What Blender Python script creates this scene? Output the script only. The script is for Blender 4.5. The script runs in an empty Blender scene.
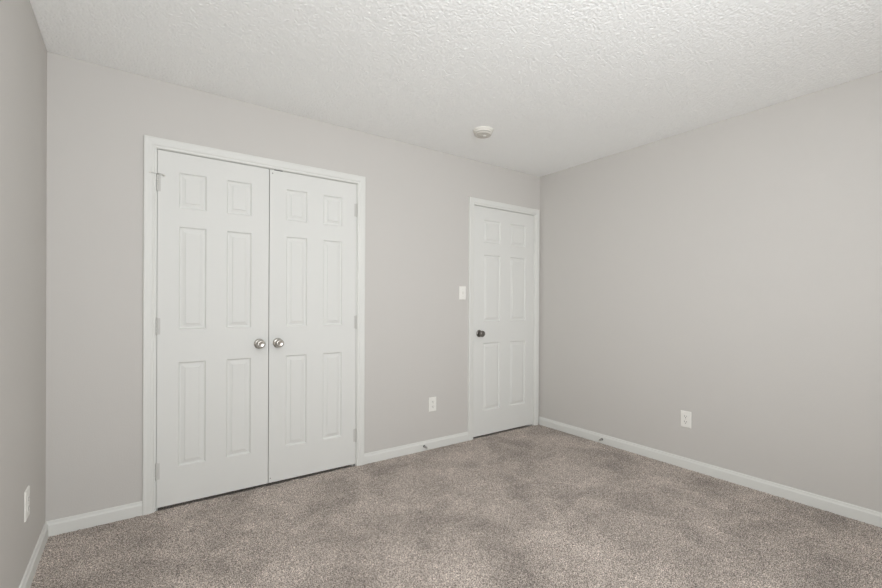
import bpy, bmesh, math
import numpy as np
from mathutils import Vector, Matrix

# ------------------------------------------------------------------ camera, light, exposure
sc = bpy.context.scene
col = sc.collection
W, H, D, REAR = 3.626, 2.440, 0.12, -4.00      # room width, height, wall thickness, rear wall

cam_data = bpy.data.cameras.new('camera')
cam = bpy.data.objects.new('camera', cam_data)
col.objects.link(cam)
cam_data.sensor_width = 36.0
cam_data.lens = 36.0 * 432.96 / 882.0
cam_data.shift_y = 10.686 / 882.0
cam_data.clip_start = 0.02
yaw, pitch, roll = 0.61701, -0.0014, 0.005
r_ = Vector((math.cos(yaw), -math.sin(yaw), 0))
f_ = Vector((math.sin(yaw) * math.cos(pitch), math.cos(yaw) * math.cos(pitch), math.sin(pitch)))
u_ = r_.cross(f_)
r2 = r_ * math.cos(roll) + u_ * math.sin(roll)
u2 = r2.cross(f_)
m = Matrix((r2, u2, -f_)).transposed().to_4x4()
m.translation = Vector((0.35938, -2.92387, 1.1801))
cam.matrix_world = m
sc.camera = cam

sc.view_settings.view_transform = 'Standard'
sc.view_settings.look = 'None'
sc.view_settings.gamma = 1.0
sc.view_settings.use_curve_mapping = False
sc.view_settings.exposure = 0.16
sc.cycles.use_denoising = True
sc.cycles.max_bounces = 12
sc.cycles.diffuse_bounces = 8
sc.cycles.caustics_reflective = False
sc.cycles.caustics_refractive = False

world = bpy.data.worlds.new('sky')
sc.world = world
world.use_nodes = True
bg = world.node_tree.nodes['Background']
bg.inputs['Color'].default_value = (0.80, 0.90, 1.0, 1)
bg.inputs['Strength'].default_value = 1.0

def area(name, loc, target, sx, sy, power, color, spread=180):
    l = bpy.data.lights.new(name, 'AREA')
    l.shape = 'RECTANGLE'
    l.size, l.size_y, l.energy, l.color = sx, sy, power, color
    l.spread = math.radians(spread)
    o = bpy.data.objects.new(name, l)
    col.objects.link(o)
    o.location = loc
    o.rotation_euler = (Vector(target) - Vector(loc)).to_track_quat('-Z', 'Y').to_euler()
    return o

WIN = (0.20, 1.70, 0.80, 2.15)                 # rear window opening x0 x1 z0 z1
DAY = (0.975, 1.0, 1.02)
area('window_daylight', (0.95, REAR + 0.035, 1.475), (0.95, 0, 1.475), 1.40, 1.25, 18.0, DAY, 135)
area('corner_fill', (0.75, REAR + 0.10, 1.60), (3.6, -0.5, 1.3), 1.0, 1.2, 5.0, DAY, 75)  # added fill beam brightening the single door corner, no real source
fl = bpy.data.lights.new('fill_point', 'POINT')  # added point fill behind the camera, not a lamp of the room
fl.energy, fl.shadow_soft_size, fl.color = 32.0, 0.14, DAY
flo = bpy.data.objects.new('fill_point', fl)
col.objects.link(flo)
flo.location = (0.75, -3.40, 1.65)
area('bounced_flash', (0.85, -3.45, 1.00), (1.30, -2.5, 2.44), 1.0, 1.0, 13.0, DAY, 150)

# ------------------------------------------------------------------ materials
def mat(name, color, rough=0.5, metallic=0.0, spec=0.5):
    mm = bpy.data.materials.new(name)
    mm.use_nodes = True
    b = mm.node_tree.nodes['Principled BSDF']
    b.inputs['Base Color'].default_value = (*color, 1)
    b.inputs['Roughness'].default_value = rough
    b.inputs['Metallic'].default_value = metallic
    b.inputs['Specular IOR Level'].default_value = spec
    return mm

def noise_bump(mm, layers, strength=1.0):
    """layers: (scale, distance) of object-space noise chained as bumps"""
    nt = mm.node_tree
    b = nt.nodes['Principled BSDF']
    tc = nt.nodes.new('ShaderNodeTexCoord')
    prev = None
    for scale, dist in layers:
        n = nt.nodes.new('ShaderNodeTexNoise')
        n.inputs['Scale'].default_value = scale
        n.inputs['Detail'].default_value = 3
        nt.links.new(tc.outputs['Object'], n.inputs['Vector'])
        bp = nt.nodes.new('ShaderNodeBump')
        bp.inputs['Strength'].default_value = strength
        bp.inputs['Distance'].default_value = dist
        nt.links.new(n.outputs['Fac'], bp.inputs['Height'])
        if prev:
            nt.links.new(prev.outputs['Normal'], bp.inputs['Normal'])
        prev = bp
    nt.links.new(prev.outputs['Normal'], b.inputs['Normal'])
    return mm

M = {}
M['wall'] = noise_bump(mat('greige_wall_paint', (0.604, 0.585, 0.560), 0.75, spec=0.2), [(160, 0.0006), (3, 0.004)])
M['trim'] = noise_bump(mat('white_trim_paint', (0.740, 0.742, 0.715), 0.5, spec=0.3), [(60, 0.0003)])
M['door'] = noise_bump(mat('white_door_paint', (0.735, 0.737, 0.714), 0.6, spec=0.25), [(45, 0.0004)])
M['plate'] = mat('white_plastic', (0.86, 0.85, 0.81), 0.30)
M['plate_off_white'] = mat('off_white_plastic', (0.72, 0.70, 0.66), 0.35)  # slightly darker off-white for screws, toggle collar, stop pads and tips
M['nickel'] = noise_bump(mat('satin_nickel', (0.50, 0.475, 0.44), 0.32, 1.0), [(200, 0.0002)])
M['knob_dark'] = noise_bump(mat('dark_nickel', (0.24, 0.225, 0.21), 0.28, 1.0), [(200, 0.0002)])  # darker version of the nickel, used on the single door's knob
M['hinge'] = mat('painted_hinge_metal', (0.60, 0.595, 0.57), 0.6, 0.0, 0.3)
M['steel'] = mat('dull_steel', (0.42, 0.41, 0.39), 0.4, 0.8)
M['black'] = mat('matte_black', (0.015, 0.015, 0.015), 0.6)  # plain black for the door stop bases and the roller catch
M['dark'] = mat('dark_slot', (0.05, 0.045, 0.04), 0.8)
M['closet'] = mat('closet_paint', (0.35, 0.33, 0.31), 0.8)
M['detector'] = mat('detector_plastic', (0.78, 0.76, 0.71), 0.4)
M['detector_face'] = mat('aged_detector_plastic', (0.60, 0.575, 0.53), 0.45)
M['detector_grille'] = mat('detector_grille_plastic', (0.22, 0.21, 0.19), 0.5)

def ceiling_material():
    mm = mat('textured_ceiling_paint', (0.915, 0.920, 0.912), 0.85, spec=0.2)
    nt = mm.node_tree
    b = nt.nodes['Principled BSDF']
    tc = nt.nodes.new('ShaderNodeTexCoord')
    n1 = nt.nodes.new('ShaderNodeTexNoise'); n1.inputs['Scale'].default_value = 75; n1.inputs['Detail'].default_value = 3
    n1.inputs['Roughness'].default_value = 0.6
    v = nt.nodes.new('ShaderNodeTexVoronoi'); v.inputs['Scale'].default_value = 85
    mx = nt.nodes.new('ShaderNodeMath'); mx.operation = 'SUBTRACT'
    bp = nt.nodes.new('ShaderNodeBump'); bp.inputs['Strength'].default_value = 0.5; bp.inputs['Distance'].default_value = 0.002
    nt.links.new(tc.outputs['Object'], n1.inputs['Vector'])
    nt.links.new(tc.outputs['Object'], v.inputs['Vector'])
    nt.links.new(n1.outputs['Fac'], mx.inputs[0])
    nt.links.new(v.outputs['Distance'], mx.inputs[1])
    nt.links.new(mx.outputs[0], bp.inputs['Height'])
    nt.links.new(bp.outputs['Normal'], b.inputs['Normal'])
    return mm
M['ceiling'] = ceiling_material()
CEIL_RELIEF = 0.00085

def carpet_material():
    mm = mat('taupe_carpet', (0.3, 0.27, 0.25), 0.95, spec=0.1)
    nt = mm.node_tree
    b = nt.nodes['Principled BSDF']
    b.inputs['Sheen Weight'].default_value = 0.15
    b.inputs['Sheen Roughness'].default_value = 0.5
    tc = nt.nodes.new('ShaderNodeTexCoord')
    def noise(scale, detail, rough=0.5, dist=0.0):
        n = nt.nodes.new('ShaderNodeTexNoise')
        n.inputs['Scale'].default_value = scale; n.inputs['Detail'].default_value = detail
        n.inputs['Roughness'].default_value = rough; n.inputs['Distortion'].default_value = dist
        nt.links.new(tc.outputs['Object'], n.inputs['Vector'])
        return n
    def ramp(n, stops):
        r = nt.nodes.new('ShaderNodeValToRGB')
        e = r.color_ramp.elements
        e[0].position, e[0].color = stops[0][0], (*stops[0][1], 1)
        e[1].position, e[1].color = stops[-1][0], (*stops[-1][1], 1)
        for p, c in stops[1:-1]:
            k = e.new(p); k.color = (*c, 1)
        nt.links.new(n.outputs['Fac'], r.inputs['Fac'])
        return r
    # heathered yarn: light and dark strands mixed at tuft size
    yarn = ramp(noise(215, 2, 0.7), [(0.34, CARPET[0]), (0.5, CARPET[1]), (0.64, CARPET[2])])
    # brushed nap: footprints and vacuum marks leave patches of pile lying the other way
    nap = ramp(noise(2.6, 9, 0.70, 0.4), [(0.36, (0.74, 0.74, 0.74)), (0.5, (1.0, 1.0, 1.0)), (0.64, (1.25, 1.25, 1.26))])  # shading of the leaning pile put into the colour as random patches
    mul = nt.nodes.new('ShaderNodeMix'); mul.data_type = 'RGBA'; mul.blend_type = 'MULTIPLY'
    mul.inputs['Factor'].default_value = 1.0
    nt.links.new(yarn.outputs['Color'], mul.inputs['A'])
    nt.links.new(nap.outputs['Color'], mul.inputs['B'])
    nt.links.new(mul.outputs['Result'], b.inputs['Base Color'])
    bn = noise(420, 2, 0.6)
    bp = nt.nodes.new('ShaderNodeBump'); bp.inputs['Strength'].default_value = 0.6; bp.inputs['Distance'].default_value = 0.003
    nt.links.new(bn.outputs['Fac'], bp.inputs['Height'])
    nt.links.new(bp.outputs['Normal'], b.inputs['Normal'])
    return mm
CARPET = ((0.10, 0.083, 0.071), (0.390, 0.336, 0.296), (0.88, 0.776, 0.700))
M['carpet'] = carpet_material()

glass = bpy.data.materials.new('window_glass')
glass.use_nodes = True
nt = glass.node_tree
nt.nodes.clear()
out = nt.nodes.new('ShaderNodeOutputMaterial'); mixn = nt.nodes.new('ShaderNodeMixShader')
tr = nt.nodes.new('ShaderNodeBsdfTransparent'); gl = nt.nodes.new('ShaderNodeBsdfGlossy')
gl.inputs['Roughness'].default_value = 0.02; mixn.inputs['Fac'].default_value = 0.06
nt.links.new(tr.outputs[0], mixn.inputs[1]); nt.links.new(gl.outputs[0], mixn.inputs[2]); nt.links.new(mixn.outputs[0], out.inputs[0])
M['glass'] = glass

# ------------------------------------------------------------------ mesh helpers
def link(name, bm, material, parent=None, smooth=False, loc=None):
    bmesh.ops.recalc_face_normals(bm, faces=bm.faces)
    me = bpy.data.meshes.new(name)
    bm.to_mesh(me); bm.free()
    me.materials.append(material)
    if smooth:
        me.shade_smooth()
    o = bpy.data.objects.new(name, me)
    col.objects.link(o)
    if parent: o.parent = parent
    if loc: o.location = loc
    return o

def box(bm, x0, x1, y0, y1, z0, z1, bevel=0.0, seg=2):
    v = [bm.verts.new(p) for p in ((x0,y0,z0),(x1,y0,z0),(x1,y1,z0),(x0,y1,z0),(x0,y0,z1),(x1,y0,z1),(x1,y1,z1),(x0,y1,z1))]
    fs = [bm.faces.new([v[i] for i in q]) for q in ((0,3,2,1),(4,5,6,7),(0,1,5,4),(1,2,6,5),(2,3,7,6),(3,0,4,7))]
    if bevel:
        es = list({e for f in fs for e in f.edges})
        bmesh.ops.bevel(bm, geom=es, offset=bevel, segments=seg, affect='EDGES', profile=0.5)

def lathe(bm, profile, n=40, axis='Z'):
    """profile: (radius, height) list; revolved about Z, or about -Y (height grows towards the room)"""
    rings = []
    for r, h in profile:
        if r < 1e-6:
            p = (0, 0, h) if axis == 'Z' else (0, -h, 0)
            rings.append([bm.verts.new(p)])
            continue
        ring = []
        for k in range(n):
            a = 2 * math.pi * k / n
            c, s = r * math.cos(a), r * math.sin(a)
            ring.append(bm.verts.new((c, s, h) if axis == 'Z' else (c, -h, s)))
        rings.append(ring)
    for A, B in zip(rings, rings[1:]):
        for k in range(n):
            a, b = A[k % len(A)], A[(k + 1) % len(A)]
            c, d = B[(k + 1) % len(B)], B[k % len(B)]
            vs = []
            for q in (a, b, c, d):
                if q not in vs: vs.append(q)
            if len(vs) > 2: bm.faces.new(vs)

def tube(bm, pts, r, n=8):
    pts = [Vector(p) for p in pts]
    rings = []
    for i, p in enumerate(pts):
        t = (pts[min(i + 1, len(pts) - 1)] - pts[max(i - 1, 0)]).normalized()
        a = t.cross(Vector((0, 0, 1)))
        if a.length < 1e-3: a = t.cross(Vector((1, 0, 0)))
        a.normalize(); b = t.cross(a)
        rr = r[i] if isinstance(r, (list, tuple)) else r
        rings.append([bm.verts.new(p + (a * math.cos(2*math.pi*k/n) + b * math.sin(2*math.pi*k/n)) * rr) for k in range(n)])
    for A, B in zip(rings, rings[1:]):
        for k in range(n):
            bm.faces.new((A[k], A[(k+1) % n], B[(k+1) % n], B[k]))
    bm.faces.new(rings[0]); bm.faces.new(rings[-1])

def slab(bm, us, vs, w0, w1, holes, plane='XZ'):
    """slab of grid cells (u, v) between depths w0 and w1, leaving out the cells in holes, one closed skin"""
    P = {}
    def vert(i, j, k):
        key = (i, j, k)
        if key not in P:
            u, v, w = us[i], vs[j], (w0, w1)[k]
            P[key] = bm.verts.new((u, w, v) if plane == 'XZ' else ((w, u, v) if plane == 'YZ' else (u, v, w)))
        return P[key]
    nu, nv = len(us) - 1, len(vs) - 1
    solid = lambda i, j: 0 <= i < nu and 0 <= j < nv and (i, j) not in holes
    for i in range(nu):
        for j in range(nv):
            if not solid(i, j): continue
            for k in (0, 1):
                bm.faces.new((vert(i,j,k), vert(i+1,j,k), vert(i+1,j+1,k), vert(i,j+1,k)))
            if not solid(i-1, j): bm.faces.new((vert(i,j,0), vert(i,j+1,0), vert(i,j+1,1), vert(i,j,1)))
            if not solid(i+1, j): bm.faces.new((vert(i+1,j,0), vert(i+1,j+1,0), vert(i+1,j+1,1), vert(i+1,j,1)))
            if not solid(i, j-1): bm.faces.new((vert(i,j,0), vert(i+1,j,0), vert(i+1,j,1), vert(i,j,1)))
            if not solid(i, j+1): bm.faces.new((vert(i,j+1,0), vert(i+1,j+1,0), vert(i+1,j+1,1), vert(i,j+1,1)))

def struct(o, label, cat):
    o['kind'] = 'structure'; o['label'] = label; o['category'] = cat
    return o

def tag(o, label, cat, group=None):
    o['label'] = label; o['category'] = cat
    if group: o['group'] = group
    return o

def empty(name, loc, rz=0.0):
    o = bpy.data.objects.new(name, None)
    o.empty_display_size = 0.05
    col.objects.link(o)
    o.location = loc; o.rotation_euler = (0, 0, rz)
    return o

# ------------------------------------------------------------------ room shell
JT = 0.019                                       # jamb thickness
OPEN = {1: (0.4645, 1.6775, 2.0490), 2: (2.7855, 3.5395, 2.0490)}   # clear openings between jambs
OUT = 0.0635                                     # clear opening edge to outer casing edge

bm = bmesh.new()
xs = [-D, OPEN[1][0] - JT, OPEN[1][1] + JT, OPEN[2][0] - JT, OPEN[2][1] + JT, W + D]
slab(bm, xs, [-0.1, OPEN[1][2] + JT, H + 0.1], 0.0, D, {(1, 0), (3, 0)})
struct(link('wall_back', bm, M['wall']), 'greige wall holding the double closet doors and the single door', 'wall')

bm = bmesh.new(); slab(bm, [REAR, 0.0], [-0.1, H + 0.1], -D, 0.0, set(), 'YZ')
struct(link('wall_left', bm, M['wall']), 'shaded greige wall along the left edge with one wall plate', 'wall')
bm = bmesh.new(); slab(bm, [REAR, 0.0], [-0.1, H + 0.1], W, W + D, set(), 'YZ')
struct(link('wall_right', bm, M['wall']), 'large blank greige wall on the right with one outlet', 'wall')
bm = bmesh.new(); slab(bm, [-D, WIN[0], WIN[1], W + D], [-0.1, WIN[2], WIN[3], H + 0.1], REAR - D, REAR, {(1, 1)})
struct(link('wall_rear', bm, M['wall']), 'greige wall behind the viewer holding the window', 'wall')
rng = np.random.default_rng(7)
def relief(name, gx, gy, Z, jitter, m, smooth=True):
    """one height field mesh over the grid gx * gy"""
    nx, ny = len(gx), len(gy)
    X, Y = np.meshgrid(gx, gy, indexing='ij')
    jx = rng.uniform(-jitter, jitter, X.shape); jy = rng.uniform(-jitter, jitter, X.shape)
    jx[0] = jx[-1] = 0; jy[:, 0] = jy[:, -1] = 0
    co = np.stack([X + jx, Y + jy, Z], -1).reshape(-1, 3)
    I, J = np.meshgrid(np.arange(nx - 1), np.arange(ny - 1), indexing='ij')
    a = (I * ny + J).ravel()
    quads = np.stack([a, a + ny, a + ny + 1, a + 1], -1)
    me = bpy.data.meshes.new(name)
    me.vertices.add(len(co)); me.vertices.foreach_set('co', co.ravel())
    me.loops.add(quads.size); me.loops.foreach_set('vertex_index', quads.ravel())
    me.polygons.add(len(quads)); me.polygons.foreach_set('loop_start', np.arange(0, quads.size, 4))
    me.update(calc_edges=True); me.validate()
    me.materials.append(m)
    if smooth: me.shade_smooth()
    o = bpy.data.objects.new(name, me); col.objects.link(o)
    return o

def blur(Z, sigma):
    k = np.arange(-int(3 * sigma + 1), int(3 * sigma + 1) + 1)
    w = np.exp(-k ** 2 / (2 * sigma ** 2)); w /= w.sum()
    Z = np.apply_along_axis(lambda q: np.convolve(q, w, 'same'), 0, Z)
    return np.apply_along_axis(lambda q: np.convolve(q, w, 'same'), 1, Z)

# ceiling: sprayed orange peel texture as real relief
gx = np.linspace(0.0, W, 1200)
gy = np.concatenate([np.arange(REAR, -2.9, 0.02), np.linspace(-2.9, 0.0, 930)])
Z = blur(rng.normal(0, 1, (len(gx), len(gy))), 0.62)
Z = Z / Z.std()
Z = H - 0.0016 + CEIL_RELIEF * np.clip(-Z, -1.2, 2.6)
Z[0] = Z[-1] = H; Z[:, 0] = Z[:, -1] = H
struct(relief('ceiling', gx, gy, np.minimum(Z, H + 0.001), 0.0, M['ceiling']), 'white ceiling with an orange peel texture', 'ceiling')

# carpet: a height field of random tufts
gx = np.arange(0.0, W + 1e-6, W / 720)
gy = np.concatenate([np.arange(REAR, -2.5, 0.02), np.arange(-2.5, 0.0, 0.005), [0.0, 0.006, 0.014, 0.05, 0.13]])
Z = rng.uniform(-0.0045, 0.0035, (len(gx), len(gy)))
Z[:, gy > 0.01] = -0.016                        # the pile stops at the doors, bare threshold behind
floor = relief('floor', gx, gy, Z, 0.0018, M['carpet'])
struct(floor, 'taupe cut pile carpet covering the whole floor', 'floor')

# dark spaces behind the doors
for nm, (x0, x1), lab in (('wall_closet', (0.25, 1.9), 'unlit closet space behind the double doors'),
                          ('wall_hallway', (2.6, W + D), 'unlit hallway space behind the single door')):
    bm = bmesh.new()
    box(bm, x0, x1, D, D + 0.65, -0.02, H)
    near = [f for f in bm.faces if all(abs(v.co.y - D) < 1e-6 for v in f.verts)]
    bmesh.ops.delete(bm, geom=near, context='FACES_ONLY')
    struct(link(nm, bm, M['closet']), lab, 'wall')

# baseboards: profile swept along the wall
BP = [(0, 0), (0.0135, 0), (0.0135, 0.054), (0.0125, 0.058), (0.0095, 0.062), (0.0085, 0.066), (0.0075, 0.0725), (0.0055, 0.0755), (0.0025, 0.0762), (0, 0.0762)]
def baseboard(name, p0, p1, inward, label, cut0=0.0, cut1=0.0):
    """cut: how far the end is mitred back per unit of thickness"""
    bm = bmesh.new()
    p0, p1, n = Vector((*p0, 0)), Vector((*p1, 0)), Vector((*inward, 0))
    d = (p1 - p0).normalized()
    A, B = [], []
    for t, z in BP:
        A.append(bm.verts.new(p0 + n * t + d * (t * cut0) + Vector((0, 0, z))))
        B.append(bm.verts.new(p1 + n * t - d * (t * cut1) + Vector((0, 0, z))))
    k = len(BP)
    for i in range(k):
        bm.faces.new((A[i], A[(i+1) % k], B[(i+1) % k], B[i]))
    bm.faces.new(A); bm.faces.new(B)
    return struct(link(name, bm, M['trim']), label, 'baseboard')
baseboard('baseboard_back', (0, 0), (OPEN[1][0] - OUT, 0), (0, -1), 'short white baseboard left of the closet doors', 1, 0)
baseboard('baseboard_back.001', (OPEN[1][1] + OUT, 0), (OPEN[2][0] - OUT, 0), (0, -1), 'white baseboard between the closet and the single door')
baseboard('baseboard_left', (0, 0), (0, REAR), (1, 0), 'white baseboard along the left wall', 1, 1)
baseboard('baseboard_right', (W, 0), (W, REAR), (-1, 0), 'long white baseboard along the right wall', 1, 1)
baseboard('baseboard_rear', (0, REAR), (W, REAR), (0, 1), 'white baseboard under the window', 1, 1)

# casings with mitred corners, jambs as their children
CP = [(0, 0), (0, 0.0085), (0.002, 0.0102), (0.0065, 0.0106), (0.0095, 0.0092), (0.013, 0.0105), (0.018, 0.0138), (0.024, 0.0150),
      (0.040, 0.0158), (0.045, 0.0170), (0.052, 0.0172), (0.0565, 0.0155), (0.058, 0.012), (0.058, 0)]
def casing(name, x0, x1, zt, label):
    rev = 0.0055
    bm = bmesh.new()
    A, B, C, E = [], [], [], []
    for w, d in CP:
        A.append(bm.verts.new((x0 - rev - w, -d, 0.0)))
        B.append(bm.verts.new((x0 - rev - w, -d, zt + rev + w - 0.003)))
        C.append(bm.verts.new((x1 + rev + w, -d, zt + rev + w - 0.003)))
        E.append(bm.verts.new((x1 + rev + w, -d, 0.0)))
    k = len(CP)
    for P, Q in ((A, B), (B, C), (C, E)):
        for i in range(k):
            bm.faces.new((P[i], P[(i+1) % k], Q[(i+1) % k], Q[i]))
    bm.faces.new(A); bm.faces.new(E)
    o = struct(link(name, bm, M['trim']), label, 'trim')
    bm = bmesh.new()
    box(bm, x0 - JT, x0, 0, D, -0.02, zt + JT); box(bm, x1, x1 + JT, 0, D, -0.02, zt + JT); box(bm, x0, x1, 0, D, zt, zt + JT)
    box(bm, x0, x0 + 0.011, 0.042, 0.075, -0.02, zt); box(bm, x1 - 0.011, x1, 0.042, 0.075, -0.02, zt)
    box(bm, x0 + 0.011, x1 - 0.011, 0.042, 0.075, zt - 0.011, zt)
    link('door_jamb', bm, M['trim'], o)
    return o
casing('trim_1', *OPEN[1], 'white moulded casing framing the double closet doors')
casing('trim_2', *OPEN[2], 'white moulded casing framing the single door')

# ------------------------------------------------------------------ doors
ROWS = ((0.2315, 0.8345), (1.0265, 1.6215), (1.7280, 1.9340))
PROF = ((0.0, 0.0), (0.0006, 0.0016), (0.0020, 0.0030), (0.0040, 0.0080), (0.0075, 0.0110), (0.0125, 0.0118), (0.0150, 0.0112), (0.0325, 0.0056), (0.0331, 0.0018), (0.0342, 0.0010))
def door_slab(name, x0, x1, z0, z1, stile, mull, label):
    """moulded six panel slab, front at y=0; object origin at its bottom left"""
    w = x1 - x0
    pw = (w - 2 * stile - mull) / 2
    cols = ((stile, stile + pw), (w - stile - pw, w - stile))
    us = [0.0, cols[0][0], cols[0][1], cols[1][0], cols[1][1], w]
    vs = [0.0] + [z - z0 for r in ROWS for z in r] + [z1 - z0]
    bm = bmesh.new()
    cells = {(i, j) for i in (1, 3) for j in (1, 3, 5)}
    P = {}
    def V(x, y, z):
        k = (round(x, 5), round(y, 5), round(z, 5))
        if k not in P: P[k] = bm.verts.new((x, y, z))
        return P[k]
    for i in range(5):
        for j in range(7):
            a, b, c, d = us[i], us[i+1], vs[j], vs[j+1]
            if (i, j) not in cells:
                bm.faces.new((V(a,0,c), V(b,0,c), V(b,0,d), V(a,0,d)))
                continue
            for (s0, y0), (s1, y1) in zip(PROF, PROF[1:]):
                o_ = ((a+s0,c+s0), (b-s0,c+s0), (b-s0,d-s0), (a+s0,d-s0))
                i_ = ((a+s1,c+s1), (b-s1,c+s1), (b-s1,d-s1), (a+s1,d-s1))
                for k in range(4):
                    l = (k + 1) % 4
                    bm.faces.new((V(o_[k][0],y0,o_[k][1]), V(o_[l][0],y0,o_[l][1]), V(i_[l][0],y1,i_[l][1]), V(i_[k][0],y1,i_[k][1])))
            s, y = PROF[-1]
            bm.faces.new((V(a+s,y,c+s), V(b-s,y,c+s), V(b-s,y,d-s), V(a+s,y,d-s)))
    T = 0.035
    per = [(u, vs[0]) for u in us] + [(us[-1], v) for v in vs[1:]] + [(u, vs[-1]) for u in us[-2::-1]] + [(us[0], v) for v in vs[-2:0:-1]]
    for k in range(len(per)):
        (ax, az), (bx, bz) = per[k], per[(k+1) % len(per)]
        bm.faces.new((V(ax,0,az), V(bx,0,bz), V(bx,T,bz), V(ax,T,az)))
    bm.faces.new([V(x, T, z) for x, z in per])
    o = link(name, bm, M['door'], loc=(x0, 0.0005, z0))
    return struct(o, label, 'door')

def knob(parent, x, z, m, label):
    """rosette, neck and round knob standing out of the door face"""
    bm = bmesh.new()
    lathe(bm, [(0.0, -0.0005), (0.0315, -0.0005), (0.032, 0.002), (0.030, 0.0055), (0.024, 0.0085), (0.015, 0.0100), (0.0, 0.0105)], axis='Y')
    k = link('rosette', bm, m, parent, True, (x, 0, z))
    bm = bmesh.new()
    lathe(bm, [(0.0, 0.006), (0.0125, 0.009), (0.0115, 0.016), (0.0125, 0.024), (0.019, 0.028), (0.0255, 0.034), (0.0275, 0.042),
               (0.0265, 0.050), (0.0225, 0.057), (0.0165, 0.0605), (0.0155, 0.0598), (0.0, 0.0605)], axis='Y')
    n = link('door_knob', bm, m, parent, True, (x, 0, z))
    n['label'] = label
    return n

def hinge(parent, x, z0, z1, side, m):
    """knuckle barrel standing in the gap with its pin tips; side +1 when the door lies to the right"""
    c = (z0 + z1) / 2
    bm = bmesh.new()
    h = (z1 - z0) / 2
    for k in range(5):
        a = -h + 2 * h * k / 5 + 0.0006; b = -h + 2 * h * (k + 1) / 5 - 0.0006
        lathe(bm, [(0.0, a), (0.0046, a), (0.0050, a + 0.0008), (0.0050, b - 0.0008), (0.0046, b), (0.0, b)], 16)
    lathe(bm, [(0.0, -h - 0.005), (0.0035, -h - 0.004), (0.0045, -h), (0.0, -h)], 12)
    lathe(bm, [(0.0, h), (0.0045, h), (0.0045, h + 0.002), (0.0, h + 0.005)], 12)
    o = link('hinge', bm, m, parent, True, (x, -0.0042, c))
    bm = bmesh.new()
    box(bm, -0.001, 0.0165 * side if side > 0 else 0.001, 0.003, 0.0052, -h, h) if side > 0 else box(bm, -0.0165, 0.001, 0.003, 0.0052, -h, h)
    link('hinge_leaf', bm, m, o)
    return o

L = door_slab('door_1', 0.4668, 1.0688, 0.0170, 2.0453, 0.1045, 0.1110, 'left leaf of the white six panel closet double doors')
R = door_slab('door_2', 1.0732, 1.6752, 0.0170, 2.0453, 0.1060, 0.1120, 'right leaf of the white six panel closet double doors')
S = door_slab('door_3', 2.7880, 3.5370, 0.0160, 2.0453, 0.1090, 0.1230, 'single white six panel door in the right corner with dark knob')
knob(L, 1.0125 - 0.4668, 0.905, M['nickel'], 'round satin nickel knob')
knob(R, 1.1270 - 1.0728, 0.905, M['nickel'], 'round satin nickel knob')
knob(S, 2.8480 - 2.7880, 0.906, M['knob_dark'], 'dark round knob')
HZ = ((0.178, 0.270), (1.000, 1.092), (1.812, 1.904))
for (a, b) in HZ:
    h1 = hinge(L, 0.4652 - 0.4668, a - 0.0170, b - 0.0170, 1, M['hinge'])
    hinge(R, 1.6768 - 1.0728, a - 0.0170, b - 0.0170, -1, M['hinge'])
    hinge(S, 3.5383 - 2.7880, a - 0.0160, b - 0.0160, -1, M['trim'])
# hinge pin stop on the top left hinge: an arm over the casing and an arm over the door, each with a pad
bm = bmesh.new()
zt = 0.050
tube(bm, [(-0.034, -0.012, zt), (-0.012, -0.008, zt), (0.0, -0.006, zt)], 0.0028)
tube(bm, [(0.0, -0.006, zt), (0.014, -0.012, zt), (0.030, -0.012, zt - 0.003)], 0.0028)
lathe(bm, [(0.0, zt - 0.003), (0.0078, zt - 0.003), (0.0078, zt + 0.003), (0.0, zt + 0.003)], 16)
ps = link('hinge_pin_stop', bm, M['hinge'], h1, True)
bm = bmesh.new()
box(bm, 0.025, 0.036, -0.014, 0.0035, zt - 0.009, zt + 0.001, 0.001)
box(bm, -0.040, -0.030, -0.015, -0.009, zt - 0.005, zt + 0.005, 0.001)
link('stop_pad', bm, M['plate_off_white'], h1)
# roller catch seen as a dark slot above the right leaf, and its screw hole
bm = bmesh.new(); box(bm, 0.028, 0.080, -0.0008, 0.022, 2.0270, 2.0316)
link('roller_catch', bm, M['black'], R)
bm = bmesh.new(); lathe(bm, [(0.0, -0.0004), (0.003, -0.0004), (0.003, 0.0004), (0.0, 0.0006)], 12, 'Y')
link('screw_hole', bm, M['dark'], R, loc=(0.0175, 0, 2.006))
bm = bmesh.new(); lathe(bm, [(0.0, -0.0004), (0.0028, -0.0004), (0.0028, 0.0004), (0.0, 0.0006)], 12, 'Y')
link('screw_hole', bm, M['dark'], R, loc=(0.0110, 0, 0.028))

# ------------------------------------------------------------------ rear window
bm = bmesh.new()
x0, x1, z0, z1 = WIN
slab(bm, [x0, x0 + 0.04, x1 - 0.04, x1], [z0, z0 + 0.04, (z0 + z1) / 2 - 0.02, (z0 + z1) / 2 + 0.02, z1 - 0.04, z1], REAR - 0.09, REAR - 0.04, {(1, 1), (1, 3)})
wn = struct(link('window_1', bm, M['trim']), 'white sash window in the wall behind the viewer', 'window')
for a, b in ((z0 + 0.04, (z0 + z1) / 2 - 0.02), ((z0 + z1) / 2 + 0.02, z1 - 0.04)):
    bm = bmesh.new(); box(bm, x0 + 0.04, x1 - 0.04, REAR - 0.068, REAR - 0.064, a, b)
    link('window_pane', bm, M['glass'], wn)
bm = bmesh.new(); box(bm, x0 - 0.04, x1 + 0.04, REAR - 0.04, REAR + 0.03, z0 - 0.02, z0, 0.003)
link('window_sill', bm, M['trim'], wn)

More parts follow.
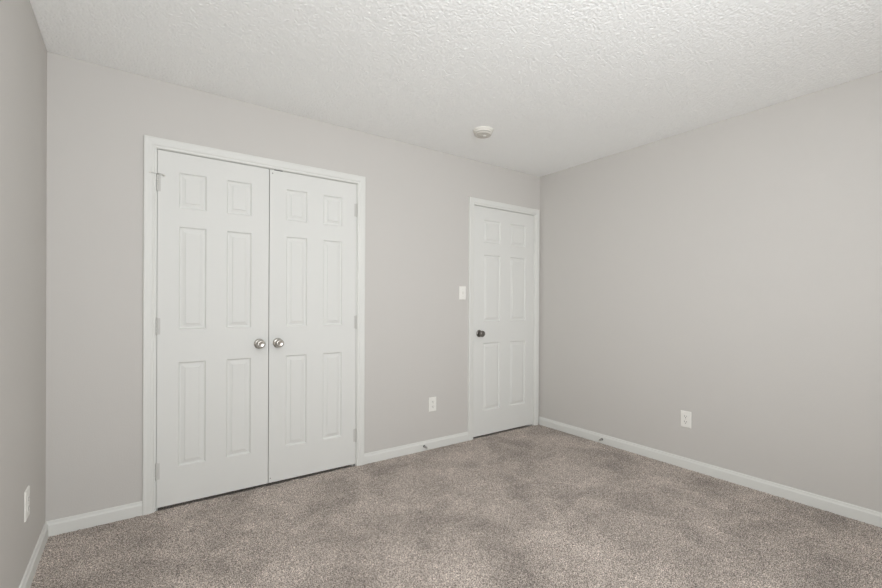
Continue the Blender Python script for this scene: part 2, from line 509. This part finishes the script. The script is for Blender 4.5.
# ------------------------------------------------------------------ small fittings
def wall_plate_bm(w=0.070, h=0.1145, t=0.0058):
    bm = bmesh.new()
    v = {}
    for k, (s, y) in enumerate(((0.0, 0.0), (0.0, 0.0022), (0.0016, 0.0044), (0.0045, t))):
        v[k] = [bm.verts.new((sx * (w / 2 - s), -y, sz * (h / 2 - s))) for sx, sz in ((-1,-1),(1,-1),(1,1),(-1,1))]
    for k in range(3):
        for i in range(4):
            bm.faces.new((v[k][i], v[k][(i+1) % 4], v[k+1][(i+1) % 4], v[k+1][i]))
    bm.faces.new(v[0]); bm.faces.new(v[3])
    return bm

def screw(parent, z):
    bm = bmesh.new()
    lathe(bm, [(0.0, 0.0052), (0.0034, 0.0052), (0.0034, 0.0062), (0.0022, 0.0070), (0.0, 0.0071)], 14, 'Y')
    return link('screw', bm, M['plate_off_white'], parent, True, (0, 0, z))

def outlet(loc, rz, label, w=0.070, h=0.1145):
    t = tag(empty('wall_outlet', loc, rz), label, 'outlet', 'wall outlets')
    link('wall_plate', wall_plate_bm(w, h), M['plate'], t)
    for s in (-1, 1):
        bm = bmesh.new()
        pts = []
        for k in range(32):
            a = 2 * math.pi * k / 32
            pts.append((0.0172 * math.cos(a), max(-0.0142, min(0.0142, 0.0172 * math.sin(a)))))
        A = [bm.verts.new((x, -0.0040, z)) for x, z in pts]
        B = [bm.verts.new((x * 0.97, -0.0074, z * 0.97)) for x, z in pts]
        for k in range(32): bm.faces.new((A[k], A[(k+1) % 32], B[(k+1) % 32], B[k]))
        bm.faces.new(A); bm.faces.new(B)
        rc = link('receptacle', bm, M['plate'], t, loc=(0, 0, s * 0.0195))
        bm = bmesh.new()
        box(bm, -0.0085, -0.0058, -0.0077, -0.0070, -0.001, 0.0085)
        box(bm, 0.0058, 0.0080, -0.0077, -0.0070, 0.000, 0.0080)
        b2 = bmesh.new()
        lathe(b2, [(0.0, 0.0070), (0.0030, 0.0070), (0.0030, 0.0077), (0.0, 0.0077)], 12, 'Y')
        tmp = bpy.data.meshes.new('tmp'); b2.to_mesh(tmp); b2.free()
        k0 = len(bm.verts)
        bm.from_mesh(tmp); bpy.data.meshes.remove(tmp)
        bm.verts.ensure_lookup_table()
        for q in bm.verts[k0:]: q.co.z -= 0.0075
        link('socket_slots', bm, M['dark'], rc)
    screw(t, 0.0)
    return t
outlet((2.3540, 0.0, 0.3620), 0, 'white duplex outlet low on the wall between closet and single door')
outlet((W, -1.3955, 0.3545), -math.pi / 2, 'white duplex outlet low on the large right wall', 0.0735, 0.1180)
outlet((0.0, -0.4800, 0.3480), math.pi / 2, 'white outlet plate on the left wall, seen nearly edge on', 0.080, 0.122)

t = tag(empty('light_switch', (2.6585, 0.0, 1.2770)), 'white toggle light switch beside the single door', 'light switch')
link('wall_plate', wall_plate_bm(), M['plate'], t)
bm = bmesh.new(); box(bm, -0.0052, 0.0052, -0.0064, -0.004, -0.0120, 0.0120, 0.0006)
link('toggle_collar', bm, M['plate_off_white'], t)
bm = bmesh.new()
tube(bm, [(0, -0.004, -0.001), (0, -0.010, 0.003), (0, -0.0165, 0.007)], [0.0042, 0.0040, 0.0034], 10)
link('toggle', bm, M['plate'], t, True)
screw(t, 0.0302); screw(t, -0.0302)

def door_stop(loc, rz, label):
    t = tag(empty('door_stop', loc, rz), label, 'door stop', 'door stops')
    bm = bmesh.new(); lathe(bm, [(0.0, -0.001), (0.0100, -0.001), (0.0100, 0.003), (0.0075, 0.006), (0.0, 0.0065)], 20, 'Y')
    b = link('mounting_base', bm, M['black'], t, True); b['label'] = 'black round base'
    bm = bmesh.new()
    n, turns = 16 * 14, 14
    pts = []
    for k in range(n + 1):
        a = 2 * math.pi * turns * k / n
        s = k / n
        r = 0.0072 - 0.0028 * s
        pts.append((r * math.cos(a), -0.005 - 0.040 * s, r * math.sin(a) - 0.004 * s * s))
    tube(bm, pts, 0.0013, 5)
    link('spring', bm, M['steel'], t, True)
    bm = bmesh.new(); lathe(bm, [(0.0, 0.043), (0.0058, 0.0435), (0.0065, 0.047), (0.0062, 0.054), (0.0045, 0.057), (0.0, 0.0575)], 18, 'Y')
    b = link('rubber_tip', bm, M['plate_off_white'], t, True, (0, 0, -0.004)); b['label'] = 'pale rubber tip'
    return t
door_stop((2.2660, -0.0132, 0.0370), 0, 'small spring door stop on the baseboard between closet and single door')
door_stop((W - 0.0132, -0.7150, 0.0370), -math.pi / 2, 'small spring door stop on the right wall baseboard')

t = tag(empty('smoke_detector', (2.414, -0.543, H)), 'round white smoke detector on the ceiling near the corner', 'smoke detector')
bm = bmesh.new(); lathe(bm, [(0.0, 0.003), (0.072, 0.003), (0.073, -0.004), (0.072, -0.011), (0.068, -0.014), (0.0, -0.014)], 48)
link('mounting_ring', bm, M['detector'], t, True)
bm = bmesh.new(); lathe(bm, [(0.0, -0.012), (0.066, -0.012), (0.0665, -0.020), (0.065, -0.026), (0.0, -0.026)], 48)
link('cover', bm, M['detector'], t, True)
bm = bmesh.new(); lathe(bm, [(0.0, -0.025), (0.059, -0.025), (0.058, -0.031), (0.0, -0.031)], 48)
link('vent_grille', bm, M['detector_grille'], t, True)
bm = bmesh.new(); lathe(bm, [(0.0, -0.030), (0.063, -0.030), (0.062, -0.035), (0.056, -0.041), (0.045, -0.0435), (0.042, -0.0415), (0.034, -0.0415), (0.031, -0.0445), (0.0, -0.0455)], 48)
link('face', bm, M['detector_face'], t, True)
bm = bmesh.new(); lathe(bm, [(0.0, -0.043), (0.012, -0.043), (0.0115, -0.0478), (0.0, -0.0485)], 24)
link('test_button', bm, M['plate'], t, True, (0.004, -0.012, 0))
